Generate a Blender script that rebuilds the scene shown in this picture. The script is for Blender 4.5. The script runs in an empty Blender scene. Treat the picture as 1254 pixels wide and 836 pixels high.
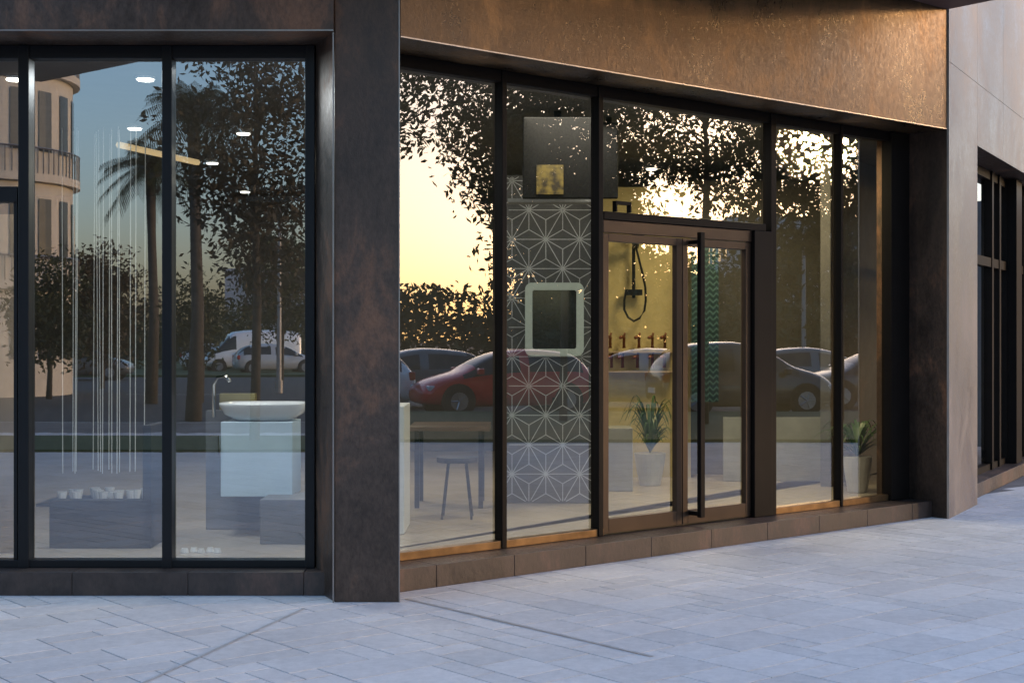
import bpy, math, random
import numpy as np
from mathutils import Vector, Matrix
R=random.Random(7); NR=np.random.RandomState(5)
F=1742.0; H=1.6; SC=bpy.context.scene
# ------------------------------------------------ frames
def V(*a): return Vector(a)
P0=V(-0.692,8.80); PD=V(0.763,0.646).normalized(); PN=V(PD.y,-PD.x)   # right facade, outward normal
C3=P0+PD*5.99; D3=V(0.488,0.873).normalized(); N3=V(D3.y,-D3.x)
REC=0.47
G0=P0-PN*REC
def fR(s,r,z=0.0):
    p=P0+PD*s-PN*r; return (p.x,p.y,z)
def f3(s,r,z=0.0):
    p=C3+D3*s-N3*r; return (p.x,p.y,z)
def sR(px,r=REC):     # facade coordinate seen at a photo column
    k=(px-627)/F; q=P0-PN*r
    return (k*q.y-q.x)/(PD.x-k*PD.y)
def s3(px,r=0):
    k=(px-627)/F; q=C3-N3*r
    return (k*q.y-q.x)/(D3.x-k*D3.y)
def pt(px,py,Y): return V((px-627)/F*Y,Y,H+(415-py)/F*Y)
def mR(x,y):
    p=V(x,y); dd=(p-G0).dot(PN); q=p-PN*(2*dd); return q
def mRd(x,y):
    p=V(x,y); q=p-PN*(2*p.dot(PN)); return q
GL=9.10
def mL(x,y): return V(x,2*GL-y)
# ------------------------------------------------ materials
def newmat(name):
    m=bpy.data.materials.new(name); m.use_nodes=True
    nt=m.node_tree; b=nt.nodes['Principled BSDF']; return m,nt,b
def N(nt,t,**k):
    n=nt.nodes.new(t)
    for a,b in k.items(): setattr(n,a,b)
    return n
def L(nt,a,b): nt.links.new(a,b)
def plain(name,c,rough=0.5,metal=0.0,var=0.12,scale=6,bump=0.0,spec=0.5):
    m,nt,b=newmat(name)
    tc=N(nt,'ShaderNodeTexCoord'); nz=N(nt,'ShaderNodeTexNoise'); nz.inputs['Scale'].default_value=scale; nz.inputs['Detail'].default_value=6
    L(nt,tc.outputs['Object'],nz.inputs['Vector'])
    cr=N(nt,'ShaderNodeValToRGB'); cr.color_ramp.elements[0].position=.3; cr.color_ramp.elements[1].position=.7
    cr.color_ramp.elements[0].color=(*[x*(1-var) for x in c],1); cr.color_ramp.elements[1].color=(*[min(1,x*(1+var)) for x in c],1)
    L(nt,nz.outputs['Fac'],cr.inputs['Fac']); L(nt,cr.outputs['Color'],b.inputs['Base Color'])
    b.inputs['Roughness'].default_value=rough; b.inputs['Metallic'].default_value=metal; b.inputs['Specular IOR Level'].default_value=spec
    if bump:
        bp=N(nt,'ShaderNodeBump'); bp.inputs['Strength'].default_value=bump; bp.inputs['Distance'].default_value=.02
        L(nt,nz.outputs['Fac'],bp.inputs['Height']); L(nt,bp.outputs['Normal'],b.inputs['Normal'])
    return m
def emis(name,c,s):
    m,nt,b=newmat(name); b.inputs['Emission Color'].default_value=(*c,1); b.inputs['Emission Strength'].default_value=s
    b.inputs['Base Color'].default_value=(*c,1); return m
def cladding(name,c1,c2,c3,rough=.36,metal=0.0):
    m,nt,b=newmat(name)
    tc=N(nt,'ShaderNodeTexCoord'); mp=N(nt,'ShaderNodeMapping'); mp.inputs['Scale'].default_value=(1,1,.55)
    L(nt,tc.outputs['Object'],mp.inputs['Vector'])
    a=N(nt,'ShaderNodeTexNoise'); a.inputs['Scale'].default_value=1.9; a.inputs['Detail'].default_value=10; a.inputs['Roughness'].default_value=.7; a.inputs['Distortion'].default_value=.4
    f=N(nt,'ShaderNodeTexNoise'); f.inputs['Scale'].default_value=38; f.inputs['Detail'].default_value=6; f.inputs['Roughness'].default_value=.75
    L(nt,mp.outputs['Vector'],a.inputs['Vector']); L(nt,mp.outputs['Vector'],f.inputs['Vector'])
    cr=N(nt,'ShaderNodeValToRGB'); e=cr.color_ramp.elements
    e[0].position=.38; e[0].color=(*c1,1); e[1].position=.64; e[1].color=(*c3,1); x=e.new(.53); x.color=(*c2,1)
    L(nt,a.outputs['Fac'],cr.inputs['Fac'])
    mx=N(nt,'ShaderNodeMix',data_type='RGBA',blend_type='OVERLAY'); mx.inputs[0].default_value=.8
    L(nt,cr.outputs['Color'],mx.inputs[6]); L(nt,f.outputs['Fac'],mx.inputs[7]); L(nt,mx.outputs[2],b.inputs['Base Color'])
    ad=N(nt,'ShaderNodeMath',operation='ADD'); L(nt,f.outputs['Fac'],ad.inputs[0]); L(nt,a.outputs['Fac'],ad.inputs[1])
    mr=N(nt,'ShaderNodeMapRange'); mr.inputs[1].default_value=.8; mr.inputs[2].default_value=1.2; mr.inputs[3].default_value=rough-.1; mr.inputs[4].default_value=rough+.2
    L(nt,ad.outputs[0],mr.inputs[0]); L(nt,mr.outputs[0],b.inputs['Roughness'])
    b.inputs['Metallic'].default_value=metal
    bp=N(nt,'ShaderNodeBump'); bp.inputs['Strength'].default_value=.5; bp.inputs['Distance'].default_value=.004
    L(nt,f.outputs['Fac'],bp.inputs['Height']); L(nt,bp.outputs['Normal'],b.inputs['Normal'])
    return m
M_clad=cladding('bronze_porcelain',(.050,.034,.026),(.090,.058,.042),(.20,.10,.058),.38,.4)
M_fas=cladding('bronze_porcelain_sunset',(.050,.033,.020),(.100,.063,.035),(.21,.125,.06),.35,.62)  # cladding tinted more golden to carry the sunset glow in its colour
M_clad3=cladding('bronze_porcelain_skylit',(.13,.097,.080),(.18,.143,.118),(.25,.195,.16),.42)  # same porcelain, lighter: skylight on the third facade painted into the colour
M_sill=cladding('sill_stone',(.028,.019,.016),(.050,.032,.025),(.10,.056,.04),.44)
M_trim=plain('aluminium_trim',(.35,.31,.28),.35,.8)
M_black=plain('black_anodised',(.008,.008,.009),.4,.2,spec=.35)
M_frR=plain('dark_bronze_anodised',(.009,.007,.006),.5,.0,spec=.08)
M_bronze=plain('bronze_frame',(.046,.028,.018),.38,.3,spec=.3)
M_sunrail=plain('sun_gilded_rail',(.17,.105,.05),.36,.8,.35,9)  # golden sun reflection on the bottom rail, put into its metal colour
M_dark=plain('dark_panel',(.02,.02,.022),.5)
def glassmat(name,base,tint):
    m=bpy.data.materials.new(name); m.use_nodes=True; nt=m.node_tree; nt.nodes.clear()
    o=N(nt,'ShaderNodeOutputMaterial'); t=N(nt,'ShaderNodeBsdfTransparent'); t.inputs[0].default_value=(*tint,1)
    g=N(nt,'ShaderNodeBsdfGlossy'); g.inputs['Roughness'].default_value=0.0; g.inputs['Color'].default_value=(1,1,1,1)
    fr=N(nt,'ShaderNodeFresnel'); fr.inputs['IOR'].default_value=1.5
    ma=N(nt,'ShaderNodeMath',operation='MULTIPLY_ADD'); ma.inputs[1].default_value=1.3; ma.inputs[2].default_value=base; ma.use_clamp=True
    tc=N(nt,'ShaderNodeTexCoord'); nz=N(nt,'ShaderNodeTexNoise'); nz.inputs['Scale'].default_value=.9; nz.inputs['Detail'].default_value=0
    bp=N(nt,'ShaderNodeBump'); bp.inputs['Strength'].default_value=.12; bp.inputs['Distance'].default_value=.004
    L(nt,tc.outputs['Object'],nz.inputs['Vector']); L(nt,nz.outputs['Fac'],bp.inputs['Height']); L(nt,bp.outputs['Normal'],g.inputs['Normal'])
    mx=N(nt,'ShaderNodeMixShader'); L(nt,fr.outputs[0],ma.inputs[0]); L(nt,ma.outputs[0],mx.inputs[0]); L(nt,t.outputs[0],mx.inputs[1]); L(nt,g.outputs[0],mx.inputs[2]); L(nt,mx.outputs[0],o.inputs[0])
    return m
M_glass=glassmat('coated_glass',.20,(.74,.79,.78))
M_glassR=glassmat('coated_glass_solar',.145,(.77,.78,.71))
# ------------------------------------------------ mesh helpers
def obj(name,vs,fs,mats,parent=None,mi=None,smooth=False,loc=None,rz=0):
    me=bpy.data.meshes.new(name); me.from_pydata([tuple(v) for v in vs],[],fs)
    for m in (mats if isinstance(mats,(list,tuple)) else [mats]): me.materials.append(m)
    if mi is not None: me.polygons.foreach_set('material_index',mi)
    if smooth: me.polygons.foreach_set('use_smooth',[True]*len(me.polygons))
    me.update(); o=bpy.data.objects.new(name,me); SC.collection.objects.link(o)
    if parent: o.parent=parent
    if loc is not None: o.location=loc
    if rz: o.rotation_euler=(0,0,rz)
    return o
def empty(name,loc=(0,0,0),rz=0):
    o=bpy.data.objects.new(name,None); SC.collection.objects.link(o); o.location=loc; o.rotation_euler=(0,0,rz); return o
class MB:
    def __init__(s): s.v=[];s.f=[];s.m=[]
    def prism(s,poly,z0,z1,mi=0):
        n=len(poly); a=0
        for i in range(n):
            x0,y0=poly[i][:2];x1,y1=poly[(i+1)%n][:2]; a+=x0*y1-x1*y0
        if a<0: poly=poly[::-1]
        b=len(s.v)
        for p in poly: s.v.append((p[0],p[1],z0))
        for p in poly: s.v.append((p[0],p[1],z1))
        s.f.append([b+i for i in range(n)][::-1]); s.f.append([b+n+i for i in range(n)])
        for i in range(n):
            j=(i+1)%n; s.f.append([b+i,b+j,b+n+j,b+n+i])
        s.m+= [mi]*(n+2)
    def box(s,x0,x1,y0,y1,z0,z1,mi=0): s.prism([(x0,y0),(x1,y0),(x1,y1),(x0,y1)],z0,z1,mi)
    def fb(s,fr,s0,s1,r0,r1,z0,z1,mi=0): s.prism([fr(s0,r0),fr(s1,r0),fr(s1,r1),fr(s0,r1)],z0,z1,mi)
    def tube(s,pts,rad,n=8,mi=0):
        pts=[Vector(p) for p in pts]; b=len(s.v)
        if not isinstance(rad,(list,tuple)): rad=[rad]*len(pts)
        for i,p in enumerate(pts):
            t=(pts[min(i+1,len(pts)-1)]-pts[max(i-1,0)]).normalized()
            up=V(0,0,1) if abs(t.z)<.9 else V(1,0,0)
            a=t.cross(up).normalized(); c=t.cross(a)
            for k in range(n):
                w=2*math.pi*k/n; s.v.append(tuple(p+(a*math.cos(w)+c*math.sin(w))*rad[i]))
        for i in range(len(pts)-1):
            for k in range(n):
                k2=(k+1)%n; s.f.append([b+i*n+k,b+i*n+k2,b+(i+1)*n+k2,b+(i+1)*n+k]); s.m.append(mi)
        s.f.append([b+k for k in range(n)][::-1]); s.f.append([b+(len(pts)-1)*n+k for k in range(n)]); s.m+=[mi,mi]
    def quad(s,a,b,c,d,mi=0):
        k=len(s.v); s.v+= [tuple(a),tuple(b),tuple(c),tuple(d)]; s.f.append([k,k+1,k+2,k+3]); s.m.append(mi)
    def make(s,name,mats,parent=None,smooth=False,bevel=0,**k):
        o=obj(name,s.v,s.f,mats,parent,s.m,smooth,**k)
        if bevel:
            md=o.modifiers.new('b','BEVEL'); md.width=bevel; md.segments=2; md.limit_method='ANGLE'
        return o
ZS=0.145; ZC=3.469; ZTOP=4.53
# ================================================= BUILDING
B=empty('storefront_building')
# pillar
m=MB()
A=(-1.078,8.656)
m.prism([A,(-.686,8.656),(-.694,8.803),(-.996,9.162),(-1.05,9.5),(-1.247,9.5),(-1.247,9.05)],0,ZTOP)
m.make('corner_pillar',M_clad,B,bevel=.004)
# left fascia & right fascia
m=MB(); m.box(-12,-1.082,8.62,9.5,ZC,ZTOP+.9); m.make('fascia_front',M_clad,B)
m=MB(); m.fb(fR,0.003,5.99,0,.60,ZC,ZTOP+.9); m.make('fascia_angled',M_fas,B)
m=MB(); m.fb(fR,0.003,5.985,-.003,.004,ZC-.003,ZC+.005)
m.box(-12,-1.082,8.616,8.626,ZC-.004,ZC+.004); m.box(-1.090,-1.083,8.64,8.655,0.0,ZC-.006)
m.box(-.689,-.683,8.651,8.66,.0,ZTOP); m.make('edge_trim',M_trim,B)
# end jamb of angled facade + skylit pier of third facade
m=MB(); m.prism([fR(5.99,.0),fR(5.99,.75),f3(1.25,.35),f3(1.25,0.003),f3(.003,.003)],0,ZC-.001)
m.make('end_jamb',M_clad,B)
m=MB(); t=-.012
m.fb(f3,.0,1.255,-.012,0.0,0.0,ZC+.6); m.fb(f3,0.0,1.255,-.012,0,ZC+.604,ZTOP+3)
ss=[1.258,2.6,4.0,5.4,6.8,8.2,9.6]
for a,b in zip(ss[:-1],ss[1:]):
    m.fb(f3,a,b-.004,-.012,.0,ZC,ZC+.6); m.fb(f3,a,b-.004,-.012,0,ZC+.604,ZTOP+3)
m.make('skylit_cladding',M_clad3,B)
m=MB(); m.fb(f3,1.26,9.6,.001,.6,ZC+.002,ZTOP+3); m.fb(f3,7.2,9.6,.001,.6,0,ZC); m.make('side_wall_core',M_clad,B)
m=MB(); m.fb(f3,-.006,.0,-.016,.004,0,ZTOP+2); m.make('corner_trim',M_trim,B)
# third facade glazing
m=MB(); r3=.28
m.fb(f3,1.258,7.2,.10,.6,0,ZS); m.make('side_sill',M_sill,B,bevel=.004)
m=MB()
m.fb(f3,1.26,7.2,r3,r3+.08,ZC-.10,ZC-.002); m.fb(f3,1.26,7.2,r3,r3+.08,ZS,ZS+.07); m.fb(f3,1.26,7.2,r3-.01,r3+.09,2.40,2.50)
for s in (1.262,s3(1213,r3),s3(1232,r3),3.9,5.5,7.1): m.fb(f3,s,s+.09,r3-.02,r3+.07,ZS+.003,ZC-.004)
m.fb(f3,s3(1232,r3),s3(1232,r3)+.35,r3-.12,r3-.025,0.15,ZC-.004)
for i in range(26): m.fb(f3,1.36,1.75,r3-.004,r3+.03,.28+i*.022,.29+i*.022)
m.make('side_frames',M_frR,B)
m=MB(); a=f3(1.30,r3+.04);b=f3(7.1,r3+.04); m.quad((*a[:2],ZS+.05),(*b[:2],ZS+.05),(*b[:2],ZC-.05),(*a[:2],ZC-.05)); m.make('side_glass',M_glassR,B)
# canopy over angled facade
M_soff=plain('canopy_soffit',(.10,.05,.04),.6)
m=MB(); m.fb(fR,-8,5.98,-2.2,-.006,ZTOP,ZTOP+.25); m.make('canopy',M_soff,B)
# upper storeys (behind, for other viewpoints)
M_stucco=plain('upper_stucco',(.42,.38,.33),.8,bump=.2)
m=MB(); m.prism([(-12,9.6),(-1.2,9.6),fR(.1,.62),fR(5.9,.62),f3(.3,.61),f3(9.5,.61),(9.0,24),(-12,24)],ZC+.12,12)
m.make('upper_storeys',M_stucco,B)
m=MB()
for i in range(4):
    for z in (6.0,9.0):
        m.box(-11+i*2.6,-9.6+i*2.6,9.55,9.597,z,z+1.6)
        if i<3: m.fb(fR,.6+i*1.9,1.9+i*1.9,.57,.617,z,z+1.6)
m.make('upper_windows',M_black,B)
# sills
m=MB()
xs=[(372-627)/F*8.876-.7236*k for k in range(0,14)][::-1]+[-1.105]
for a,b in zip(xs[:-1],xs[1:]): m.box(a+.0015,b-.0015,8.876,9.3,-.0,ZS)
m.make('sill_front',M_sill,B,bevel=.003)
m=MB(); xs=[-.25]+[.40+.66*k for k in range(0,9)]+[5.988]
xs=[x for x in xs if x<5.7]+[5.988]
for a,b in zip(xs[:-1],xs[1:]): m.fb(fR,a+.0015,b-.0015,.155,.55,0,ZS)
m.make('sill_angled',M_sill,B,bevel=.003)
# ---- left frames
def XL(px,Y=GL): return (px-627)/F*Y
m=MB(); y0,y1=GL-.05,GL+.06
m.box(-9,XL(387),y0,y1,ZC-.085,ZC-.002); m.box(-9,XL(387),y0,y1,ZS+.0,ZS+.05)
for a,b in ((26,39),(201,213),(375,387)): m.box(XL(a),XL(b),y0-.012,y1-.01,ZS+.001,ZC-.003)
m.box(-9,XL(24),y0,y1-.005,2.47,2.57)
m.box(-5.2,-5.1,y0-.01,y1-.01,ZS+.001,ZC-.003)
m.box(XL(19),XL(24)-.002,y0+.01,y1-.02,ZS+.05,2.47)
m.make('frames_front',M_black,B,bevel=.004)
m=MB(); m.quad((-9,GL,ZS+.02),(XL(380),GL,ZS+.02),(XL(380),GL,ZC-.04),(-9,GL,ZC-.04)); m.make('glass_front',M_glass,B)
# ---- right frames
m=MB(); r0,r1=REC-.05,REC+.03
def fpost(a,b,z0=ZS+.002,z1=ZC-.003,dr=.0,mi=0):
    sb=sR(b,r0-dr); sa=min(sR(a,REC),sb-.03)
    m.fb(fR,sa,sb,r0-dr,r1+dr*.5,z0,z1,mi)
s740=sR(740,r0); s943=sR(943,r0)
m.fb(fR,-.2,5.985,r0+.006,r1,ZC-.085,ZC-.002); 
m.fb(fR,-.2,s740,r0+.006,r1,ZS,ZS+.055,1); m.fb(fR,s943,5.985,r0+.006,r1,ZS,ZS+.055,1)
fpost(609,621,dr=.004); fpost(727,739,dr=.006); fpost(938,951,dr=.006); fpost(1024,1033,dr=.004)
m.fb(fR,sR(1083,REC),5.986,r0-.03,r1,ZS+.003,ZC-.004)
m.fb(fR,s740,s943-.05,r0-.0,r1-.01,2.485,2.545,0)
m.make('frames_angled',[M_frR,M_sunrail],B,bevel=.004)
# door
D=MB(); a0=s740; a1=sR(922,r0)
D.fb(fR,a0+.003,a1,r0+.012,r1-.02,2.39,2.482); 
D.make('door_head',M_bronze,B,bevel=.004); D=MB()
m=MB(); m.fb(fR,a1,sR(938,REC)-.002,r0-.02,r1,ZS+.003,2.483); m.make('door_jamb',M_frR,B,bevel=.004)
dm=(sR(833,r0)+sR(843,r0))/2
def leaf(p,q):
    w=.06
    D.fb(fR,p,p+w,r0+.02,r1-.01,ZS+.01,2.385); D.fb(fR,q-w,q,r0+.02,r1-.01,ZS+.01,2.385)
    D.fb(fR,p+w,q-w,r0+.02,r1-.01,2.325,2.385); D.fb(fR,p+w,q-w,r0+.02,r1-.01,ZS+.01,ZS+.12)
leaf(a0+.006,dm-.004); leaf(dm+.004,a1-.003)
D.make('entrance_door',M_bronze,B,bevel=.004)
m=MB(); hs=sR(858,r0-.09)
m.fb(fR,hs-.026,hs+.026,r0-.115,r0-.075,.215,2.43); m.fb(fR,hs-.022,hs+.022,r0-.075,r0+.02,.225,.26); m.fb(fR,hs-.022,hs+.022,r0-.075,r0+.02,2.34,2.37)
m.make('door_handle',M_frR,B,bevel=.006)
m=MB(); q=sR(757,r0-.05); m.fb(fR,q,q+.16,r0-.03,r0+.01,2.60,2.625); m.fb(fR,q,q+.012,r0-.03,r0+.01,2.545,2.60); m.fb(fR,q+.148,q+.16,r0-.03,r0+.01,2.545,2.60); m.make('transom_bracket',M_frR,B)
m=MB(); a=fR(-.15,REC);b=fR(5.95,REC); m.quad((*a[:2],ZS+.02),(*b[:2],ZS+.02),(*b[:2],ZC-.04),(*a[:2],ZC-.04)); m.make('glass_angled',M_glassR,B)
# ---- interior shell
M_floor=plain('showroom_floor',(.42,.37,.31),.25,0,.08,3)
M_ceil=plain('showroom_ceiling',(.08,.08,.085),.8)
M_wall=plain('showroom_wall',(.11,.105,.105),.7)
M_wallw=plain('cream_wall',(.50,.40,.18),.6)
inner=[(-9,9.32),(-1.3,9.32),fR(.1,.56),fR(5.8,.56),f3(.5,.62),f3(9,.62),(8,20),(-9,20)]
m=MB(); m.prism(inner,.02,ZS-.002); m.make('showroom_floor',M_floor,B)
m=MB(); m.prism(inner,ZC-.004,ZC+.1); m.make('showroom_ceiling',M_ceil,B)
m=MB(); m.box(-9,8.6,18.5,18.7,ZS,ZC-.005); m.box(-9.2,-9.002,8.9,18.6,0,ZC-.003); m.fb(f3,.8,6.8,1.3,1.4,ZS,ZC-.005)
m.make('showroom_walls',M_wall,B)
# ================================================= INTERIOR ITEMS
M_white=plain('white_lacquer',(.75,.78,.80),.3,var=.03)
M_cab=plain('blue_lit_lacquer',(.62,.76,.85),.3,var=.03)  # white lacquer with the bluish light on it mixed into the colour
M_cer=plain('ceramic',(.8,.8,.8),.12,var=.02)
M_chrome=plain('chrome',(.6,.6,.6),.12,1)
M_wood=plain('oak',(.42,.30,.18),.45,0,.2,4)
# downlights
M_dl=emis('lamp_lens',(1,.93,.82),9)
dl=[(178,99),(165,159),(298,165),(260,201),(300,236),(18,99),(798,208)]
for i,(x,y) in enumerate(dl):
    Y=(ZC-.03-H)*F/(415-y); p=pt(x,y,Y)
    e=empty('ceiling_lamp',(p.x,p.y,0)); m=MB()
    m.tube([(0,0,ZC-.012),(0,0,ZC-.03)],.058,20); m.make('lens',M_dl,e)
    m=MB(); m.tube([(0,0,ZC-.004),(0,0,ZC-.02)],.070,20); m.make('ring',M_white,e)
a=pt(145,185,12.9); b=pt(242,208,14.2)
m=MB(); m.tube([(a.x,a.y,3.36),(b.x,b.y,3.36)],.03,6); m.make('linear_lamp',emis('linear_lens',(1,.70,.36),.7))
def area(n,x,y,z,s,p,c):
    l=bpy.data.lights.new(n,'AREA'); l.energy=p; l.size=s; l.color=c; o=bpy.data.objects.new(n,l); o.location=(x,y,z); SC.collection.objects.link(o)
area('showroom_light',-2.5,9.9,3.40,.8,68,(.95,.97,1))
area('showroom_light',.5,11.4,3.40,.8,52,(1,.90,.75))
area('showroom_light',2.2,13.4,3.40,.8,80,(1,.82,.48))
area('showroom_light',-1.6,14.5,3.40,1.0,85,(1,.88,.7))
# vanity
Y=10.45; a=pt(270,513,Y); b=pt(358,608,Y)
e=empty('vanity_unit')
m=MB(); m.box(a.x,b.x,Y,Y+.42,b.z,a.z-.02); m.make('cabinet',M_cab,e,bevel=.006)
c0=pt(264,500,Y).x; c1=pt(372,500,Y).x
m=MB()
rings=[]; cx=(c0+c1)/2; hw=(c1-c0)/2
for (k,z) in ((.62,a.z-.015),(.88,a.z+.03),(1.0,a.z+.10),(.99,a.z+.115),(.93,a.z+.11),(.7,a.z+.04),(0.01,a.z+.02)):
    rings.append([(cx+hw*k*math.copysign(abs(math.cos(t))**.5,math.cos(t)),Y+.2+.22*k*math.copysign(abs(math.sin(t))**.5,math.sin(t)),z) for t in [2*math.pi*i/32 for i in range(32)]])
for r in rings: m.v+=r
for i in range(len(rings)-1):
    for k in range(32): m.f.append([i*32+k,i*32+(k+1)%32,(i+1)*32+(k+1)%32,(i+1)*32+k]); m.m.append(0)
m.make('basin',M_cer,e,smooth=True)
m=MB(); q=pt(262,470,Y+.3); m.tube([(q.x,q.y,a.z),(q.x,q.y,a.z+.24),(q.x+.03,q.y-.03,a.z+.30),(q.x+.10,q.y-.08,a.z+.31),(q.x+.14,q.y-.10,a.z+.27)],.014,10); m.make('tap',M_chrome,e,smooth=True)
m=MB(); m.tube([(a.x-.08,Y-.01,b.z+.45),(a.x-.01,Y-.02,b.z+.45),(a.x-.005,Y-.02,b.z+.3)],.008,6); m.make('towel_rail',M_chrome,e)
m=MB(); m.box(a.x-.2,b.x-.05,Y+.43,Y+.53,ZS,a.z+.04); m.make('display_partition',plain('partition',(.13,.13,.135),.6),None)
m=MB(); q=pt(270,485,Y+.48); m.box(q.x,q.x+.27,Y+.44,Y+.52,a.z+.045,a.z+.17); m.make('storage_box',plain('straw_box',(.25,.21,.09),.5))
m=MB(); q=pt(318,665,10.1); w=pt(420,612,10.1); m.box(q.x,w.x,10.1,10.6,ZS,.46); m.make('display_plinth',plain('grey_plinth',(.13,.13,.13),.5),None,bevel=.005)
m=MB(); q=pt(60,680,9.9); w=pt(185,596,9.9); m.box(q.x,w.x,9.9,10.0,ZS,.48); m.box(w.x-.06,w.x,9.9,10.5,ZS,1.0); m.make('display_screen',M_dark,None,bevel=.005)
m=MB()
for k in range(5):
    q=pt(226+k*10,670,9.7); m.tube([(q.x,9.7+.04*(k%2),ZS),(q.x,9.7+.04*(k%2),ZS+.03)],[.03,.02],10)
m.make('floor_drain_samples',M_cer)
# string curtain with pots
e=empty('hanging_rod_curtain')
m=MB(); mw=MB(); Y=12.7
for i in range(15):
    x=pt(84+i*6.4+R.uniform(-1.5,1.5),400,Y).x; y=Y+R.uniform(-.25,.25)
    m.tube([(x,y,ZC-.01),(x+R.uniform(-.02,.02),y,.42)],.0045,5)
    mw.tube([(x,y,.17),(x,y,.26)],[.03,.045],10)
m.make('rods',M_white,e); mw.make('rod_weights',M_cer,e)
m=MB(); q=pt(60,600,Y).x; w=pt(180,600,Y).x; m.box(q,w,Y-.35,Y+.35,ZS,.17); m.make('rod_base',M_dark,e)
# wood wall at far left
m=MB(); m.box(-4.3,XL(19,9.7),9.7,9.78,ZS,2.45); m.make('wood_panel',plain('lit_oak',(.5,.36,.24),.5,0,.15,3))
m=MB(); q=pt(318,400,12).x; w=pt(372,400,12).x
for k in range(6): m.box(q-.1+k*.05,w+.4,11.9-.05*k,11.95-.05*k,2.75+k*.09,2.79+k*.09)
m.make('shelf_rack',plain('rack_black',(.006,.006,.006),.8))
# patterned wall with asanoha pattern
Yp=12.62
e=empty('patterned_tile_wall')
x0,x1=-.05,.76; m=MB(); m.box(x0,x1,Yp,Yp+.12,ZS,3.05); m.make('panel',plain('charcoal_tile',(.085,.084,.086),.35),e)
m=MB(); a=.30; h=a*math.sqrt(3)/2
def bar(p,q,w=.0036):
    def ins(p): return x0<=p[0]<=x1 and ZS+.01<=p[1]<=3.04
    n=10; P=[(p[0]+(q[0]-p[0])*i/n,p[1]+(q[1]-p[1])*i/n) for i in range(n+1)]; P=[t for t in P if ins(t)]
    if len(P)<2: return
    p,q=P[0],P[-1]; dx,dz=q[0]-p[0],q[1]-p[1]; l=math.hypot(dx,dz)
    if l<1e-5: return
    nx,nz=-dz/l*w,dx/l*w
    m.quad((p[0]+nx,Yp-.003,p[1]+nz),(p[0]-nx,Yp-.003,p[1]-nz),(q[0]-nx,Yp-.003,q[1]-nz),(q[0]+nx,Yp-.003,q[1]+nz))
for j in range(-1,14):
    for i in range(-2,6):
        ox=x0-.1+i*a+(j%2)*a/2; oz=ZS+j*h
        p=(ox,oz);q=(ox+a,oz);r=(ox+a/2,oz+h);s=(ox+a*1.5,oz+h)
        bar(p,q);bar(p,r);bar(q,r)
        c=((p[0]+q[0]+r[0])/3,(p[1]+q[1]+r[1])/3); [bar(c,t) for t in (p,q,r)]
        c=((s[0]+q[0]+r[0])/3,(s[1]+q[1]+r[1])/3); [bar(c,t) for t in (s,q,r)]
m.make('pattern_lines',plain('pattern_grey',(.52,.53,.53),.5),e)
# mirror
def rrect(cx,cz,w,h,r,n=6):
    o=[]
    for (ox,oz,a0) in ((1,1,0),(-1,1,90),(-1,-1,180),(1,-1,270)):
        for k in range(n+1):
            t=math.radians(a0+90*k/n); o.append((cx+ox*(w/2-r)+r*math.cos(t),cz+oz*(h/2-r)+r*math.sin(t)))
    return o
e=empty('wall_mirror'); p=pt(643,346,12.55); q=pt(715,436,12.55); cx,cz=(p.x+q.x)/2,(p.z+q.z)/2; w,h=q.x-p.x,p.z-q.z
O=rrect(cx,cz,w,h,.06); I=rrect(cx,cz,w-.13,h-.13,.02); m=MB(); n=len(O)
for z in (12.55,12.60):
    m.v+=[(x,z,y) for x,y in O]; m.v+=[(x,z,y) for x,y in I]
for k in range(n):
    k2=(k+1)%n; m.f.append([k,k2,n+k2,n+k]); m.f.append([k,2*n+k,2*n+k2,k2]); m.f.append([n+k,n+k2,3*n+k2,3*n+k]); m.m+=[0,0,0]
m.make('frame',emis('mirror_frame_glow',(.44,.50,.45),.13),e)  # frame given a faint glow to stand out; it is no lamp
obj('mirror_glass',[(x,12.585,y) for x,y in I],[list(range(n))[::-1]],plain('mirror_glass',(.25,.26,.27),.08,.9,.02),e)
# suspended monitor
M_mon=plain('monitor_black',(.006,.006,.007),.6,spec=.15)
e=empty('hanging_monitor'); p=pt(640,140,11.55); q=pt(727,243,11.55)
m=MB(); m.box(p.x,q.x,11.55,11.62,q.z,p.z-.02); m.make('screen',M_mon,e,bevel=.01)
m=MB(); m.box((p.x+q.x)/2-.03,(p.x+q.x)/2+.03,11.64,11.7,p.z-.2,ZC-.004); m.make('bracket',M_black,e)
m=MB(); u=pt(657,202,11.545); v=pt(690,238,11.545); m.box(u.x,v.x,11.542,11.548,v.z,u.z)  # glowing yellow patch stands in for a reflection of leaves and sun
mg,nt,b=newmat('reflection_glow'); tc=N(nt,'ShaderNodeTexCoord'); nz=N(nt,'ShaderNodeTexNoise'); nz.inputs['Scale'].default_value=14; L(nt,tc.outputs['Object'],nz.inputs['Vector'])
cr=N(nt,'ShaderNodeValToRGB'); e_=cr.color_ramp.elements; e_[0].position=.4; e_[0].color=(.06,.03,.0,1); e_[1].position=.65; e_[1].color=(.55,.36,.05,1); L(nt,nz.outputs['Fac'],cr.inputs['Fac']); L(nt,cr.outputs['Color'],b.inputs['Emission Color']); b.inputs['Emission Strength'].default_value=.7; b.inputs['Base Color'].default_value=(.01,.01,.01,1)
m.make('reflection_patch',mg,e)
e=empty('hanging_monitor'); m=MB(); q2=pt(728,243,11.9); w=pt(757,150,11.9); m.box(q2.x,w.x,11.9,11.96,q2.z,w.z); m.make('screen',M_mon,e,bevel=.01); m=MB(); m.box(w.x-.1,w.x-.05,11.97,12.0,q2.z+.1,ZC-.004); m.make('bracket',M_black,e)
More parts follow.
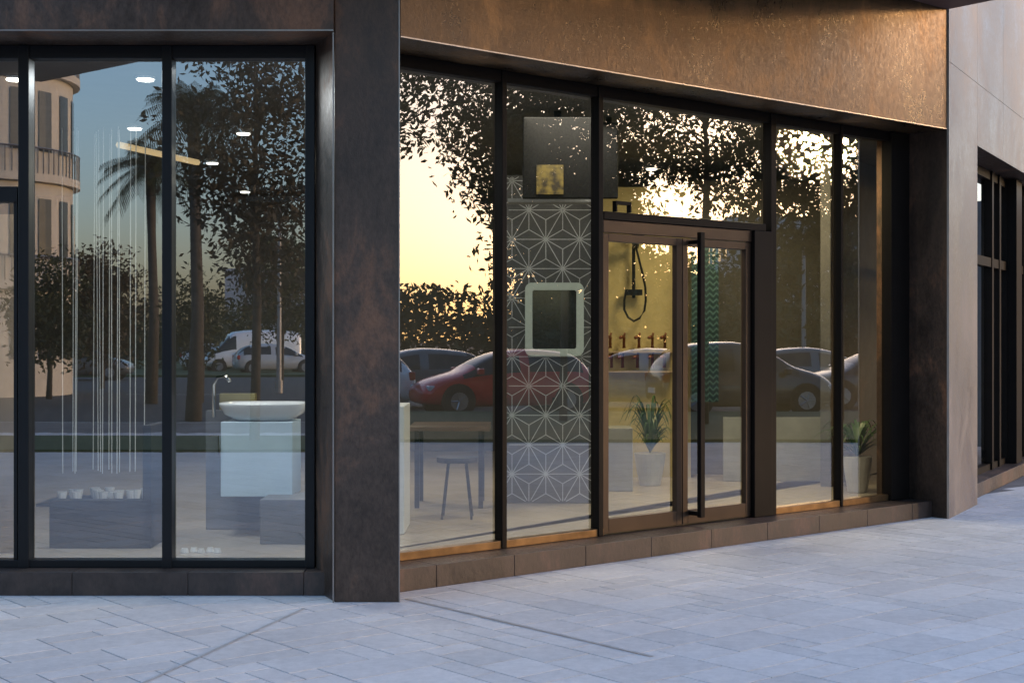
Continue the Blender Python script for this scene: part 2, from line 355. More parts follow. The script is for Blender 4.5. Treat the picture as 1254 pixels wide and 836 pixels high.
m=MB(); p=pt(622,243,11.8); q=pt(730,252,11.8); m.box(p.x,q.x,11.8,12.0,q.z+.03,p.z); m.make('wall_shelf',plain('grey_shelf',(.25,.26,.27),.5))
# cream shower wall
m=MB(); Yw=15.0; xa=pt(741,0,Yw).x; xb=pt(846,0,Yw).x; m.box(xa-.5,xb,Yw,Yw+.12,ZS,3.2); m.make('shower_wall',M_wallw)
e=empty('shower_set'); m=MB(); p=pt(776,290,14.9)
m.tube([(p.x,14.9,p.z),(p.x,14.9,pt(776,400,14.9).z+.3)],.018,8)
m.tube([(p.x,14.97,p.z),(p.x,14.8,p.z+.03),(p.x-.03,14.6,p.z)],.018,8); m.tube([(p.x-.03,14.6,p.z-.01),(p.x-.03,14.6,p.z-.03)],.12,16)
q=pt(776,358,14.88); m.box(q.x-.09,q.x+.09,14.85,14.93,q.z-.03,q.z+.03)
# smooth hose loop
ctl=[(-.08,.02),(-.10,-.08),(-.10,-.18),(-.06,-.26),(0,-.30),(.06,-.27),(.11,-.19),(.125,-.08),(.12,.05),(.09,.2),(.05,.36),(.02,.48)]
m.tube([(q.x+a_,14.855,q.z+b_) for a_,b_ in ctl],.012,8)
m.tube([(q.x+.02,14.86,q.z+.48),(q.x+.02,14.76,q.z+.52)],.035,10); m.make('fittings',M_black,e,smooth=False)
e=empty('tap_display'); m=MB()
for j,(yy) in enumerate((418,442)):
    for i in range(5):
        p=pt(747+i*17+R.uniform(-2,2),yy,14.9); m.tube([(p.x,14.9,p.z-.07),(p.x,14.9,p.z+.04),(p.x-.02,14.82,p.z+.05),(p.x-.05,14.76,p.z+.04)],.018,8); m.tube([(p.x,14.9,p.z+.05),(p.x+.01,14.9,p.z+.09)],.012,6)
m.make('taps',plain('brass',(.20,.07,.03),.4,.5),e,smooth=True)
m=MB()
for yy in (430,454): 
    p=pt(741,yy,14.9); q=pt(825,yy,14.9); m.box(p.x,q.x,14.8,14.998,p.z-.015,p.z)
m.make('shelves',M_wood,e)
# teal chevron wall
mt,nt,b=newmat('teal_chevron'); tc=N(nt,'ShaderNodeTexCoord'); sx=N(nt,'ShaderNodeSeparateXYZ'); L(nt,tc.outputs['Object'],sx.inputs[0])
pp=N(nt,'ShaderNodeMath',operation='PINGPONG'); pp.inputs[1].default_value=.035; L(nt,sx.outputs[0],pp.inputs[0])
ad=N(nt,'ShaderNodeMath',operation='ADD'); L(nt,pp.outputs[0],ad.inputs[0]); L(nt,sx.outputs[2],ad.inputs[1])
p2=N(nt,'ShaderNodeMath',operation='PINGPONG'); p2.inputs[1].default_value=.03; L(nt,ad.outputs[0],p2.inputs[0])
g=N(nt,'ShaderNodeMath',operation='GREATER_THAN'); g.inputs[1].default_value=.019; L(nt,p2.outputs[0],g.inputs[0])
mx=N(nt,'ShaderNodeMix',data_type='RGBA'); mx.inputs[6].default_value=(.010,.030,.029,1); mx.inputs[7].default_value=(.055,.11,.105,1); L(nt,g.outputs[0],mx.inputs[0]); L(nt,mx.outputs[2],b.inputs['Base Color']); b.inputs['Roughness'].default_value=.4
m=MB(); p=pt(847,295,14.6); q=pt(880,492,14.6); m.box(p.x,q.x,14.6,14.7,q.z,p.z); m.make('chevron_tile_panel',mt)
m=MB(); m.box(xb+.02,xb+1.6,15.3,15.4,ZS,3.3); m.make('display_wall',plain('taupe_wall',(.085,.075,.065),.7))
m=MB(); p=pt(742,600,13.6); q=pt(775,490,13.6); m.box(p.x,q.x,13.6,14.0,ZS,.75); m.make('bath_cabinet',plain('grey_lacquer',(.35,.34,.31),.3),None,bevel=.006)
m=MB(); p=pt(885,600,14.6); m.box(p.x,p.x+1.2,14.55,14.58,ZS,.80); m.make('low_partition',plain('pale_partition',(.28,.28,.26),.6),None,bevel=.005)
# table + chair in pane 1, desk
M_tbl=plain('table_brown',(.12,.07,.045),.3)
e=empty('display_table'); Y=12.2; p=pt(500,540,Y); q=pt(600,540,Y); zt=.85
m=MB(); m.box(p.x,q.x,Y,Y+.7,zt-.04,zt); m.make('top',M_tbl,e,bevel=.006)
m=MB()
for x in (p.x+.05,q.x-.1):
    for y in (Y+.05,Y+.6): m.box(x,x+.04,y,y+.04,ZS,zt-.042)
m.make('legs',M_black,e)
e=empty('stool'); p=pt(560,600,11.6); m=MB(); m.tube([(p.x,11.6,.60),(p.x,11.6,.64)],.17,20); m.make('seat',M_dark,e)
m=MB()
for t in range(4):
    w=math.pi/4+t*math.pi/2; m.tube([(p.x+.1*math.cos(w),11.6+.1*math.sin(w),.6),(p.x+.17*math.cos(w),11.6+.17*math.sin(w),ZS)],.011,6)
m.make('legs',M_black,e)
m=MB(); q=pt(495,0,10.6).x; m.box(q-.5,q,10.6,11.2,ZS,1.1); m.make('reception_desk',M_white,None,bevel=.006)
# ---- potted plants
M_leaf_in=plain('houseplant_leaf',(.05,.10,.03),.4,0,.3)
M_pot=plain('glazed_pot',(.5,.49,.46),.3)
def potted(px,py_base,Y,n,ln,up,pw=.16,ph=.3,z0=ZS):
    p=pt(px,py_base,Y); e=empty('potted_plant',(p.x,Y,z0))
    m=MB(); m.tube([(0,0,0),(0,0,ph*.5),(0,0,ph)],[pw*.65,pw*.85,pw],20); m.make('pot',M_pot,e,smooth=False,bevel=.006)
    m=MB()
    for i in range(n):
        w=R.uniform(0,2*math.pi); l=ln*R.uniform(.6,1.15); u=up*R.uniform(.3,1.25); wd=.010; prev=None
        for k in range(9):
            t=k/8; r=l*t; z=ph+u*(2.2*t-1.7*t*t); c=V(math.cos(w)*r,math.sin(w)*r,z); s=V(-math.sin(w),math.cos(w),0)*wd*(1-t*.9)*(0.5+1.5*min(t*3,1))
            if prev: m.quad(prev[0],prev[1],c+s,c-s)
            prev=(c-s,c+s)
    m.make('leaves',M_leaf_in,e)
potted(1050,605,13.55,60,.46,.38,.14,.34)
potted(796,590,14.2,90,.34,.65,.16,.32)
# ================================================= GROUND
def rampmat(name,cols,scale,rough,bump,det=8):
    m,nt,b=newmat(name); tc=N(nt,'ShaderNodeTexCoord'); nz=N(nt,'ShaderNodeTexNoise'); nz.inputs['Scale'].default_value=scale; nz.inputs['Detail'].default_value=det; nz.inputs['Roughness'].default_value=.65
    L(nt,tc.outputs['Object'],nz.inputs['Vector']); cr=N(nt,'ShaderNodeValToRGB'); e=cr.color_ramp.elements; e[0].position=.3; e[1].position=.7; e[0].color=(*cols[0],1); e[1].color=(*cols[1],1)
    L(nt,nz.outputs['Fac'],cr.inputs['Fac']); L(nt,cr.outputs['Color'],b.inputs['Base Color']); b.inputs['Roughness'].default_value=rough
    bp=N(nt,'ShaderNodeBump'); bp.inputs['Strength'].default_value=bump; bp.inputs['Distance'].default_value=.02; L(nt,nz.outputs['Fac'],bp.inputs['Height']); L(nt,bp.outputs['Normal'],b.inputs['Normal'])
    return m
M_asph=rampmat('asphalt',[(.04,.04,.042),(.07,.07,.072)],3,.85,.3)
M_grass=rampmat('grass',[(.02,.045,.012),(.05,.09,.025)],2.5,.9,.6)
M_grout=rampmat('paving_base',[(.09,.085,.085),(.20,.19,.19)],1.2,.9,.2)
obj('ground',[(-700,-700,-.13),(700,-700,-.13),(700,700,-.13),(-700,700,-.13)],[[0,1,2,3]],M_asph)
plaza=[(-45,-9),(16,-9),(19,-5.3),(28,48),(-45,48)]
m=MB(); m.prism(plaza,-.125,-.004); m.make('pavement_base',M_grout)
M_kerb=rampmat('kerb_stone',[(.28,.28,.28),(.38,.38,.37)],4,.8,.2)
m=MB()
for a,b in zip(plaza[:3],plaza[1:4]):
    a=V(*a);b=V(*b); t=(b-a).normalized(); n=V(t.y,-t.x)
    m.prism([a+n*.003,b+n*.003,b+n*.15,a+n*.15],-.126,.002)
m.make('kerb',M_kerb)
# pavers (ashlar pattern)
mp_,nt,b=newmat('stamped_paver')
at=N(nt,'ShaderNodeAttribute',attribute_name='tone'); tc=N(nt,'ShaderNodeTexCoord')
n1=N(nt,'ShaderNodeTexNoise'); n1.inputs['Scale'].default_value=.6; n1.inputs['Detail'].default_value=8; n1.inputs['Roughness'].default_value=.65
n2=N(nt,'ShaderNodeTexNoise'); n2.inputs['Scale'].default_value=13; n2.inputs['Detail'].default_value=9; n2.inputs['Roughness'].default_value=.8
for n in (n1,n2): L(nt,tc.outputs['Object'],n.inputs['Vector'])
cr=N(nt,'ShaderNodeValToRGB'); e=cr.color_ramp.elements; e[0].position=.32; e[1].position=.70; e[0].color=(.43,.41,.405,1); e[1].color=(.76,.725,.71,1)
s1=N(nt,'ShaderNodeMath',operation='MULTIPLY_ADD'); s1.inputs[1].default_value=.11; L(nt,at.outputs['Fac'],s1.inputs[0])
s2=N(nt,'ShaderNodeMath',operation='MULTIPLY_ADD'); s2.inputs[1].default_value=.42; L(nt,n1.outputs['Fac'],s2.inputs[0])
s3_=N(nt,'ShaderNodeMath',operation='MULTIPLY'); s3_.inputs[1].default_value=.51; L(nt,n2.outputs['Fac'],s3_.inputs[0]); L(nt,s3_.outputs[0],s2.inputs[2]); L(nt,s2.outputs[0],s1.inputs[2]); L(nt,s1.outputs[0],cr.inputs['Fac']); L(nt,cr.outputs['Color'],b.inputs['Base Color'])
b.inputs['Roughness'].default_value=.75; b.inputs['Specular IOR Level'].default_value=.2
bp=N(nt,'ShaderNodeBump'); bp.inputs['Strength'].default_value=.6; bp.inputs['Distance'].default_value=.010; L(nt,n2.outputs['Fac'],bp.inputs['Height']); L(nt,bp.outputs['Normal'],b.inputs['Normal'])
mod=.155; U0,U1,W0,W1=-18,20,-4,12; nu=int((U1-U0)/mod); nv=int((W1-W0)/mod)
occ=np.zeros((nu,nv),bool); vs=[];fs=[];tone=[]
sizes=[(4,2),(3,2),(2,1),(2,2),(4,1),(3,1),(2,3),(1,2),(3,3),(1,1),(5,2)]
wts=[5,6,5,5,4,5,2,2,1,1,2]
def wd(u,v):
    p=P0+PD*u+PN*v; return p
for j in range(nv):
    for i in range(nu):
        if occ[i,j]: continue
        opts=[(s,w) for s,w in zip(sizes,wts) if i+s[0]<=nu and j+s[1]<=nv and not occ[i:i+s[0],j:j+s[1]].any()]
        s=R.choices([o[0] for o in opts],[o[1] for o in opts])[0]
        occ[i:i+s[0],j:j+s[1]]=True
        u=U0+i*mod; v=W0+j*mod; U=u+s[0]*mod; W=v+s[1]*mod; c=wd((u+U)/2,(v+W)/2)
        if c.y>9.3 and (c-P0).dot(PN)<-1: continue
        if not(-14<c.x<18 and -6<c.y<24): continue
        g=.0045; k=len(vs); zt=R.uniform(-.0005,.0005)
        for (gg,z) in ((g,-.006),(g,zt)):
            for (a,b_) in ((u+gg,v+gg),(U-gg,v+gg),(U-gg,W-gg),(u+gg,W-gg)):
                q=wd(a,b_); vs.append((q.x,q.y,z))
        fs+= [[k+4,k+5,k+6,k+7],[k,k+1,k+5,k+4],[k+1,k+2,k+6,k+5],[k+2,k+3,k+7,k+6],[k+3,k,k+4,k+7]]
        tone+= [R.random()]*5
o=obj('pavement',vs,[f[::-1] for f in fs],mp_)
at_=o.data.attributes.new('tone','FLOAT','FACE'); at_.data.foreach_set('value',tone)
import bmesh
bm=bmesh.new(); bm.from_mesh(o.data)
for f in bm.faces:
    if f.normal.z<-.5: f.normal_flip()
bm.to_mesh(o.data); bm.free()
# expansion joints
m=MB()
def strip(a,b,w,z=.0045):
    a=V(*a);b=V(*b);t=(b-a).normalized();n=V(-t.y,t.x)*w/2
    m.quad((*(a+n),z),(*(a-n),z),(*(b-n),z),(*(b+n),z))
g=lambda px,py:(pt(px,py,H*F/(py-415)).x,H*F/(py-415))
strip(g(497,733),g(800,804),.024); strip(g(372,745),g(150,848),.018)
m.make('expansion_joint',rampmat('joint',[(.34,.33,.32),(.50,.48,.47)],8,.9,.2))
# lawns (mirrored footprints)
def polyv(pts): return [mR(*p) for p in pts]
m=MB(); m.prism(polyv([(-11,22),(10,22),(12,30.5),(-12,30.5)]),-.01,.05)
m.box(-16,-1.5,-4.8,-1.9,-.01,.04)
m.box(-70,6,-90,-46,-.14,-.03)
m.make('lawn',M_grass)
M_paint=plain('road_paint',(.7,.7,.68),.7)
m=MB()
for k in range(-10,8): m.quad((k*6,-26.1,-.124),(k*6+3,-26.1,-.124),(k*6+3,-25.95,-.124),(k*6,-25.95,-.124))
m.make('road_marking',M_paint)
# ================================================= VEGETATION
def leafmat(name,c,c2):
    m,nt,b=newmat(name); g=N(nt,'ShaderNodeNewGeometry'); cr=N(nt,'ShaderNodeValToRGB'); cr.color_ramp.elements[0].color=(*c,1); cr.color_ramp.elements[1].color=(*c2,1)
    L(nt,g.outputs['Random Per Island'],cr.inputs['Fac']); L(nt,cr.outputs['Color'],b.inputs['Base Color']); b.inputs['Roughness'].default_value=.6
    tr=N(nt,'ShaderNodeBsdfTranslucent'); L(nt,cr.outputs['Color'],tr.inputs['Color']); mx=N(nt,'ShaderNodeMixShader'); mx.inputs[0].default_value=.35
    L(nt,b.outputs[0],mx.inputs[1]); L(nt,tr.outputs[0],mx.inputs[2]); L(nt,mx.outputs[0],nt.nodes['Material Output'].inputs[0]); return m
M_lf=leafmat('tree_leaf',(.025,.035,.012),(.08,.085,.025)); M_lf2=leafmat('tree_leaf_red',(.04,.03,.015),(.10,.07,.03))
M_bark=rampmat('bark',[(.05,.04,.03),(.11,.09,.07)],12,.9,.6)
def leafquads(C,size,rs):
    n=len(C); a=rs.normal(size=(n,3)); a/=np.linalg.norm(a,axis=1)[:,None]; b=rs.normal(size=(n,3)); b-= (a*b).sum(1)[:,None]*a; b/=np.linalg.norm(b,axis=1)[:,None]
    s=size*rs.uniform(.6,1.25,(n,1)); a=a*s; b=b*s*.42
    v=np.stack([C-a,C+b-a*.1,C+a,C-b-a*.1],1).reshape(-1,3); f=np.arange(4*n).reshape(-1,4); return v,f
def leafobj(name,C,size,mat,parent,rs):
    v,f=leafquads(C,size,rs); me=bpy.data.meshes.new(name); me.from_pydata(v.tolist(),[],f.tolist()); me.materials.append(mat); o=bpy.data.objects.new(name,me); SC.collection.objects.link(o); o.parent=parent; return o
def tree(loc,h,rx,zc,rz,nc=130,nl=70,ls=.07,mat=M_lf,seed=1,tr=.085,spread=.26):
    rs=np.random.RandomState(seed); e=empty('street_tree',(loc[0],loc[1],-.01)); m=MB(); Rr=random.Random(seed)
    m.tube([(0,0,0),(.04,.02,zc-rz*1.0),(.0,.05,zc-.3*rz),(.03,0,zc+.3*rz),(0,0,zc+.75*rz)],[tr,tr*.8,tr*.6,tr*.35,.02],9)
    cen=[]
    for k in range(nc):
        d=rs.normal(size=3); d/=np.linalg.norm(d); r=rs.uniform(.35,1.05)
        c=np.array([d[0]*rx*r,d[1]*rx*r,zc+d[2]*rz*r]); cen.append(c)
        if k%3==0:
            st=max(zc-rz*.9,min(c[2]-.4*r*rz,zc+.5*rz)); mid=(c[0]*.5,c[1]*.5,(st+c[2])/2+.1)
            m.tube([(0,0,st),mid,tuple(c)],[tr*.3,tr*.16,.008],5)
    m.make('trunk_and_limbs',M_bark,e,smooth=True)
    C=np.concatenate([c+rs.normal(size=(nl,3))*np.array([spread,spread,spread*.75]) for c in cen])
    leafobj('foliage',C,ls,mat,e,rs); return e
def treeR(px,py,dep,h,rx,rz,**k):
    q=pt(px,py,dep); w=mR(q.x,dep); return tree((w.x,w.y),h,rx,q.z,rz,**k)
treeR(462,85,22,8,1.7,1.9,seed=6,nc=75,nl=75,ls=.07,spread=.22)
treeR(614,150,24,8,1.15,2.1,seed=3,nc=70,nl=80,ls=.07,spread=.23)
treeR(690,180,27,8,1.25,2.4,seed=14,nc=100,nl=85,ls=.08,spread=.28)
treeR(734,165,25,8,1.3,1.8,seed=4,nc=60,nl=80,ls=.07)
treeR(862,165,26,8,1.5,1.6,seed=9,nc=62,nl=80,ls=.07)
treeR(945,215,27,8,1.4,2.2,seed=5,nc=55,nl=80,ls=.07)
treeR(1028,235,27,8,1.6,2.5,seed=7,nc=75,nl=80,ls=.07)
treeR(1150,180,26,8,2.0,2.2,seed=8,nc=85)
def treeL(px,py,dep,h,rx,rz,**k):
    q=pt(px,py,dep); w=mL(q.x,dep); return tree((w.x,w.y),h,rx,q.z,rz,**k)
treeL(312,190,22,8,1.25,2.2,seed=11,nc=100,mat=M_lf2)
treeL(245,380,36,5,.7,1.3,seed=14,nc=40)
treeL(125,372,46,5,1.4,2.0,seed=12,nc=110,mat=M_lf2,ls=.09)
treeL(345,330,50,5,1.9,2.4,seed=13,nc=110,ls=.09)
treeL(60,385,38,5,1.1,1.5,seed=15,nc=70,ls=.09)
# palm
def palm(loc,z,rad,seed):
    Rr=random.Random(seed); e=empty('palm_tree',(loc[0],loc[1],-.12)); m=MB()
    m.tube([(0,0,0),(.1,0,z*.35),(.05,.05,z*.7),(0,0,z)],[.18,.13,.11,.14],10); m.make('trunk',M_bark,e,smooth=True); m=MB()
    for i in range(60):
        w=Rr.uniform(0,6.283); el=Rr.uniform(-.6,1.35); l=rad*Rr.uniform(.8,1.1); prev=None
        for k in range(15):
            t=k/14; r=l*t*math.cos(el*.9); zz=z+l*(math.sin(el)*t-.55*t*t); c=V(math.cos(w)*r,math.sin(w)*r,zz)
            if prev:
                s=V(-math.sin(w),math.cos(w),0); d=(c-prev)
                for sg in (-1,1):
                    for q in (0,.5):
                        b0=prev+d*q; tip=b0+s*sg*.38*(1-t*.5)*rad/1.6+d*.9+V(0,0,-.16); m.quad(b0,b0+d*.22,tip,tip-d*.08)
            prev=c
    m.make('fronds',M_lf,e)
q=pt(184,195,38); w=mL(q.x,38); palm((w.x,w.y),q.z,1.35,2)
q=pt(236,130,30); w=mL(q.x,30); palm((w.x,w.y),q.z,1.4,5)
# far tree masses / hedges
def mass(name,path,wid,hgt,nperm,ls,mat,seed):
    rs=np.random.RandomState(seed); C=[]
    for (a,b) in zip(path[:-1],path[1:]):
        a=np.array(a[:2]);b=np.array(b[:2]); l=np.linalg.norm(b-a); n=int(l*nperm); t=rs.uniform(0,1,n); p=a+(b-a)*t[:,None]+rs.normal(size=(n,2))*wid*.4
        x=t*l; hh=hgt*(.72+.16*np.sin(x*.55+seed)+.12*np.sin(x*1.7+1)+.08*np.sin(x*4.1)); z=hh*(1-rs.uniform(0,1,n)**1.7*1.0)*1.0
        C.append(np.column_stack([p,z-.1]))
    C=np.concatenate(C); e=empty(name); leafobj('foliage',C,ls,mat,e,rs)
    return e
def sq(pts): return [tuple(mR(*p)) for p in pts]
mass('hedge',sq([(-26,58),(30,62)]),3,3.9,700,.19,M_lf,21)
mass('distant_tree_row',sq([(4.2,66),(21,68)]),3,7.4,1300,.20,M_lf,27)
mass('distant_tree_row',sq([(-.4,63),(5.2,64)]),1.6,12.5,2800,.22,M_lf,28)
mass('distant_tree_row',[(-75,-96),(20,-100)],5,5.0,260,.3,M_lf,22)
mass('hedge',[(-22,-60),(-9,-60)],2,2.6,300,.16,M_lf,24)
# ================================================= BUILDINGS in surroundings
M_cream=plain('cream_render',(.62,.57,.49),.8,0,.05)
M_win=plain('window_dark',(.05,.06,.07),.12)
def rounded_block():
    e=empty('apartment_building'); q=pt(-35,0,44); c=mL(q.x,44); r=(pt(84,0,44).x-q.x)
    m=MB(); mw=MB(); mb=MB()
    seg=48; ring=[(c.x+r*math.cos(2*math.pi*i/seg),c.y+r*math.sin(2*math.pi*i/seg)) for i in range(seg)]
    m.prism(ring,-.13,15.5)
    m.box(c.x-16,c.x-.5,c.y-4,c.y+r*.8,-.13,15.5)
    for z in (3.2,6.4,9.6,12.8):
        rr=r+.22; m.prism([(c.x+rr*math.cos(2*math.pi*i/seg),c.y+rr*math.sin(2*math.pi*i/seg)) for i in range(seg)],z-.12,z+.12)
        # balcony rail
        rl=r+.19
        for i in range(96):
            t=2*math.pi*i/96; p=(c.x+rl*math.cos(t),c.y+rl*math.sin(t)); mb.box(p[0]-.015,p[0]+.015,p[1]-.015,p[1]+.015,z+.12,z+.85)
        mb.tube([(c.x+rl*math.cos(2*math.pi*i/48),c.y+rl*math.sin(2*math.pi*i/48),z+.87) for i in range(49)],.03,5)
    for z in (1.0,4.0,7.2,10.4):
        for i in range(0,20):
            a0=2*math.pi*(i/20)+.05; a1=a0+.17; r1=r+.03
            P=[(c.x+r1*math.cos(t),c.y+r1*math.sin(t)) for t in (a0,(a0+a1)/2,a1)]
            for p,q_ in zip(P[:-1],P[1:]): mw.quad((*p,z),(*q_,z),(*q_,z+1.8),(*p,z+1.8))
    m.make('walls',M_cream,e); mw.make('windows',M_win,e); mb.make('balcony_rails',M_trim,e)
rounded_block()
def block(corners,h,name='apartment_building',mat=M_cream,fl=3.0):
    e=empty(name); m=MB(); m.prism(corners,-.13,h); mw=MB(); m2=MB()
    n=len(corners)
    ar=sum(corners[i][0]*corners[(i+1)%n][1]-corners[(i+1)%n][0]*corners[i][1] for i in range(n)); 
    if ar<0: corners=corners[::-1]
    for i in range(n):
        a=V(*corners[i][:2]);b=V(*corners[(i+1)%n][:2]); l=(b-a).length; t=(b-a)/l; nn=V(t.y,-t.x)
        k=0
        while k*2.6+1.8<l:
            z=.8
            while z+1.6<h:
                p=a+t*(k*2.6+.7)+nn*.03; q=p+t*1.2; mw.quad((*p,z),(*q,z),(*q,z+1.4),(*p,z+1.4)); 
                p=a+t*(k*2.6+.6)+nn*.01; q=p+t*1.4; m2.prism([p,q,q+nn*.15,p+nn*.15],z-.12,z-.02); z+=fl
            k+=1
    m.make('walls',mat,e); mw.make('windows',M_win,e); m2.make('window_ledges',M_kerb,e)
M_gry=plain('pale_render',(.50,.51,.53),.8)
block(sq([(14,92),(28,92),(28,104),(14,104)]),9.5,mat=M_gry)
block([(-30,-130),(-8,-130),(-8,-145),(-30,-145)],9,mat=M_gry)
block([(-58,-110),(-44,-110),(-44,-125),(-58,-125)],14)
# ================================================= CARS
def carpaint(name,c):
    m,nt,b=newmat(name); tc=N(nt,'ShaderNodeTexCoord'); nz=N(nt,'ShaderNodeTexNoise'); nz.inputs['Scale'].default_value=400; L(nt,tc.outputs['Object'],nz.inputs['Vector'])
    mx=N(nt,'ShaderNodeMix',data_type='RGBA'); mx.inputs[6].default_value=(*c,1); mx.inputs[7].default_value=(*[x*1.25 for x in c],1); L(nt,nz.outputs['Fac'],mx.inputs[0]); L(nt,mx.outputs[2],b.inputs['Base Color'])
    b.inputs['Metallic'].default_value=.2; b.inputs['Roughness'].default_value=.3; b.inputs['Coat Weight'].default_value=.8; b.inputs['Coat Roughness'].default_value=.05; return m
M_tyre=plain('tyre',(.02,.02,.02),.8); M_cgl=plain('car_glass',(.02,.022,.025),.05); M_rim=plain('rim',(.4,.4,.42),.3,.9); M_hl=plain('lamp_glass',(.6,.62,.65),.1); M_tl=plain('tail_lamp',(.35,.02,.02),.2)
def car(loc,ang,mat,k=1.0,kind='hatch',hs=1.0):
    e=empty('parked_car' if kind=='hatch' else 'parked_van',(loc[0],loc[1],-.13),ang)
    if kind=='hatch':
        S=[(-2.1,.42,.72,.76,.70,.5),(-2.02,.25,.90,.98,.80,.62),(-1.72,.2,.95,1.30,.86,.60),(-1.45,.2,.96,1.42,.87,.62),(-.75,.18,.95,1.49,.88,.64),(-.32,.18,.94,1.495,.88,.64),(-.24,.18,.94,1.49,.88,.64),(.35,.18,.92,1.42,.88,.62),(.95,.18,.90,1.10,.87,.66),(1.12,.2,.88,.98,.86,.70),(1.7,.22,.76,.86,.84,.68),(2.0,.25,.62,.72,.76,.6),(2.12,.32,.52,.58,.62,.5)]
        glass=(2,9)
    else: # van
        S=[(-2.6,.4,1.0,1.9,.85,.75),(-2.55,.3,1.05,2.1,.92,.8),(-1.5,.25,1.1,2.2,.95,.82),(0,.25,1.1,2.2,.95,.82),(.08,.25,1.1,2.2,.95,.82),(1.0,.25,1.1,2.1,.95,.8),(1.08,.25,1.1,2.05,.95,.8),(1.75,.25,1.1,1.25,.93,.78),(2.35,.3,.85,.95,.88,.7),(2.5,.35,.6,.7,.78,.6)]
        glass=(5,8)
    vs=[];fs=[];mi=[]
    for (x,zb,zl,zt,w,wt) in S:
        zt*=hs
        half=[(w*.55,zb),(w*.93,zb+.02),(w,zb+.2),(w*1.0,(zb+zl)/2+.08),(w*.95,zl),(wt+.02,zt-.06),(wt*.75,zt-.0),(0,zt+.02)]
        ring=[(x*k,y,z) for y,z in half]+[(x*k,-y,z) for y,z in half[:-1][::-1]]
        vs+=ring
    n=15
    for i in range(len(S)-1):
        for j in range(n):
            j2=(j+1)%n; fs.append([i*n+j,i*n+j2,(i+1)*n+j2,(i+1)*n+j])
            g=0
            if j in (4,9) and glass[0]<=i<glass[1] and i!=(5 if kind=='hatch' else 99): g=1
            if kind=='hatch' and j in (5,6,7,8,4,9) and i in (7,): g=1
            if kind=='hatch' and j in (5,6,7,8) and i in (1,2): g=1
            if kind!='hatch' and j in (4,5,6,7,8,9) and i==6: g=1
            mi.append(g)
    fs.append(list(range(n))); mi.append(0); fs.append([(len(S)-1)*n+j for j in range(n)][::-1]); mi.append(0)
    o=obj('body',vs,fs,[mat,M_cgl],e,mi,True); md=o.modifiers.new('s','SUBSURF'); md.levels=md.render_levels=2
    bm=bmesh.new(); bm.from_mesh(o.data); bmesh.ops.recalc_face_normals(bm,faces=bm.faces); bm.to_mesh(o.data); bm.free()
    m=MB(); W=.86 if kind=='hatch' else .93; wr=.33; xw=(-1.3,1.32) if kind=='hatch' else (-1.6,1.75)
    for x in xw:
        for s in (-1,1):
            x_=x*k
            m.tube([(x_,s*(W-.12),wr+.01),(x_,s*(W+.005),wr+.01)],wr+.06,24,0)
            m.tube([(x_,s*(W-.15),wr),(x_,s*(W+.03),wr)],wr,24,0); m.tube([(x_,s*(W+.031),wr),(x_,s*(W+.036),wr)],wr*.62,20,1)
            for t in range(5):
                a=t*1.2566; m.tube([(x_,s*(W+.04),wr),(x_+math.cos(a)*.19,s*(W+.04),wr+math.sin(a)*.19)],.02,5,1)
    m.make('wheels',[M_tyre,M_rim],e)
    m=MB(); xf=S[-2][0]*k; xr=S[1][0]*k; zz=S[-2][2]
    for s in (-1,1):
        m.box(xf-.22,xf-.0,s*.62-.13,s*.62+.13,zz-.06,zz+.06,0); m.box(xr-.03,xr+.12,s*.72-.09,s*.72+.09,.75,.95,1)
        m.box(.78*k,.92*k,s*.95-.09,s*.95+.09,.93,1.07,2)
    m.make('lamps_and_mirrors',[M_hl,M_tl,mat],e,bevel=.03)
    m=MB(); m.box(S[0][0]*k-.02,S[0][0]*k+.02,-.26,.26,.5,.62); m.make('number_plate',M_white,e)
def carR(px,dep,vd,mat,**k):
    q=pt(px,0,dep); w=mR(q.x,dep); d=mRd(math.cos(math.radians(vd)),math.sin(math.radians(vd))); car((w.x,w.y),math.atan2(d.y,d.x),mat,**k)
def carL(px,dep,vd,mat,**k):
    q=pt(px,0,dep); w=mL(q.x,dep); a=math.radians(vd); car((w.x,w.y),math.atan2(-math.sin(a),math.cos(a)),mat,**k)
P_red=carpaint('red_paint',(.60,.015,.02)); P_blk=carpaint('black_paint',(.02,.02,.025)); P_gry=carpaint('grey_paint',(.12,.13,.14)); P_sil=carpaint('silver_paint',(.4,.41,.42)); P_blu=carpaint('blue_paint',(.04,.06,.12)); P_wht=carpaint('white_paint',(.75,.75,.75))
carR(615,33,200,P_red); carR(500,36,195,P_gry); carR(775,35.5,175,P_sil); carR(905,33,10,P_blk,hs=1.12)
carR(1000,40,5,P_gry); carR(1075,36,190,P_blk); carR(400,34,190,P_wht)
carL(338,70,20,P_sil); carL(306,74,200,P_wht,kind='van'); carL(100,60,5,P_gry); carL(268,78,5,P_wht)
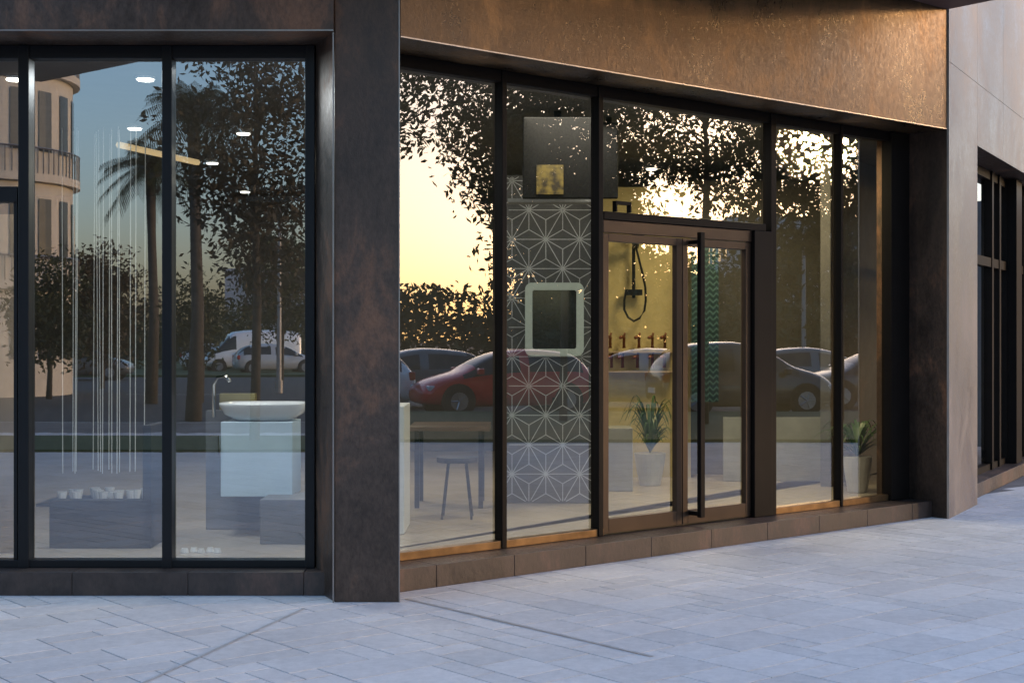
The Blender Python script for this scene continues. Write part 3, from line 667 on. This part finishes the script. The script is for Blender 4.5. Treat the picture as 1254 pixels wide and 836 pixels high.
# street lamps
def lamp(loc,h=7):
    e=empty('street_lamp',(loc[0],loc[1],-.12)); m=MB(); m.tube([(0,0,0),(0,0,h*.7),(0,0,h)],[.09,.06,.045],10); m.tube([(0,0,h),(.5,0,h+.15),(1.3,0,h+.2)],.035,8); m.box(1.2,1.75,-.1,.1,h+.14,h+.24); m.tube([(0,0,0),(0,0,.4)],.13,10)
    m.make('pole',plain('lamp_steel',(.3,.3,.31),.5,.6),e)
for px,dep in ((342,45),(312,90)):
    q=pt(px,0,dep); w=mL(q.x,dep); lamp((w.x,w.y),6)
q=pt(985,0,50); w=mR(q.x,50); lamp((w.x,w.y),7)
# ================================================= LIGHT, SKY
sd=Vector((1.021,.046,.136)).normalized()
el=math.asin(sd.z); az=math.atan2(sd.x,sd.y)
sun=bpy.data.lights.new('sun','SUN'); sun.energy=2.1; sun.angle=math.radians(3); sun.color=(1,.60,.25)
so=bpy.data.objects.new('sun',sun); so.rotation_euler=sd.to_track_quat('Z','Y').to_euler(); SC.collection.objects.link(so)
w=bpy.data.worlds.new('World'); SC.world=w; w.use_nodes=True; nt=w.node_tree
sky=N(nt,'ShaderNodeTexSky',sky_type='NISHITA'); sky.sun_disc=False; sky.sun_elevation=el; sky.sun_rotation=az; sky.air_density=1.15; sky.dust_density=2.4; sky.ozone_density=3.6
gm=N(nt,'ShaderNodeGamma'); gm.inputs[1].default_value=.75; L(nt,sky.outputs[0],gm.inputs[0])
hs_=N(nt,'ShaderNodeHueSaturation'); hs_.inputs['Saturation'].default_value=1.13; L(nt,gm.outputs[0],hs_.inputs['Color'])
tn=N(nt,'ShaderNodeMix',data_type='RGBA',blend_type='MULTIPLY'); tn.inputs[0].default_value=1.0; tn.inputs[7].default_value=(1.03,.925,.98,1); L(nt,hs_.outputs[0],tn.inputs[6])
L(nt,tn.outputs[2],nt.nodes['Background'].inputs[0]); nt.nodes['Background'].inputs[1].default_value=.95
# ================================================= CAMERA
c=bpy.data.cameras.new('camera'); c.lens=50.0; c.sensor_width=36; c.clip_end=2000; c.shift_y=-.0024
co=bpy.data.objects.new('camera',c); co.location=(0,0,H); co.rotation_euler=(math.radians(90),0,0); SC.collection.objects.link(co); SC.camera=co
SC.view_settings.view_transform='Standard'; SC.view_settings.look='None'; SC.view_settings.exposure=0
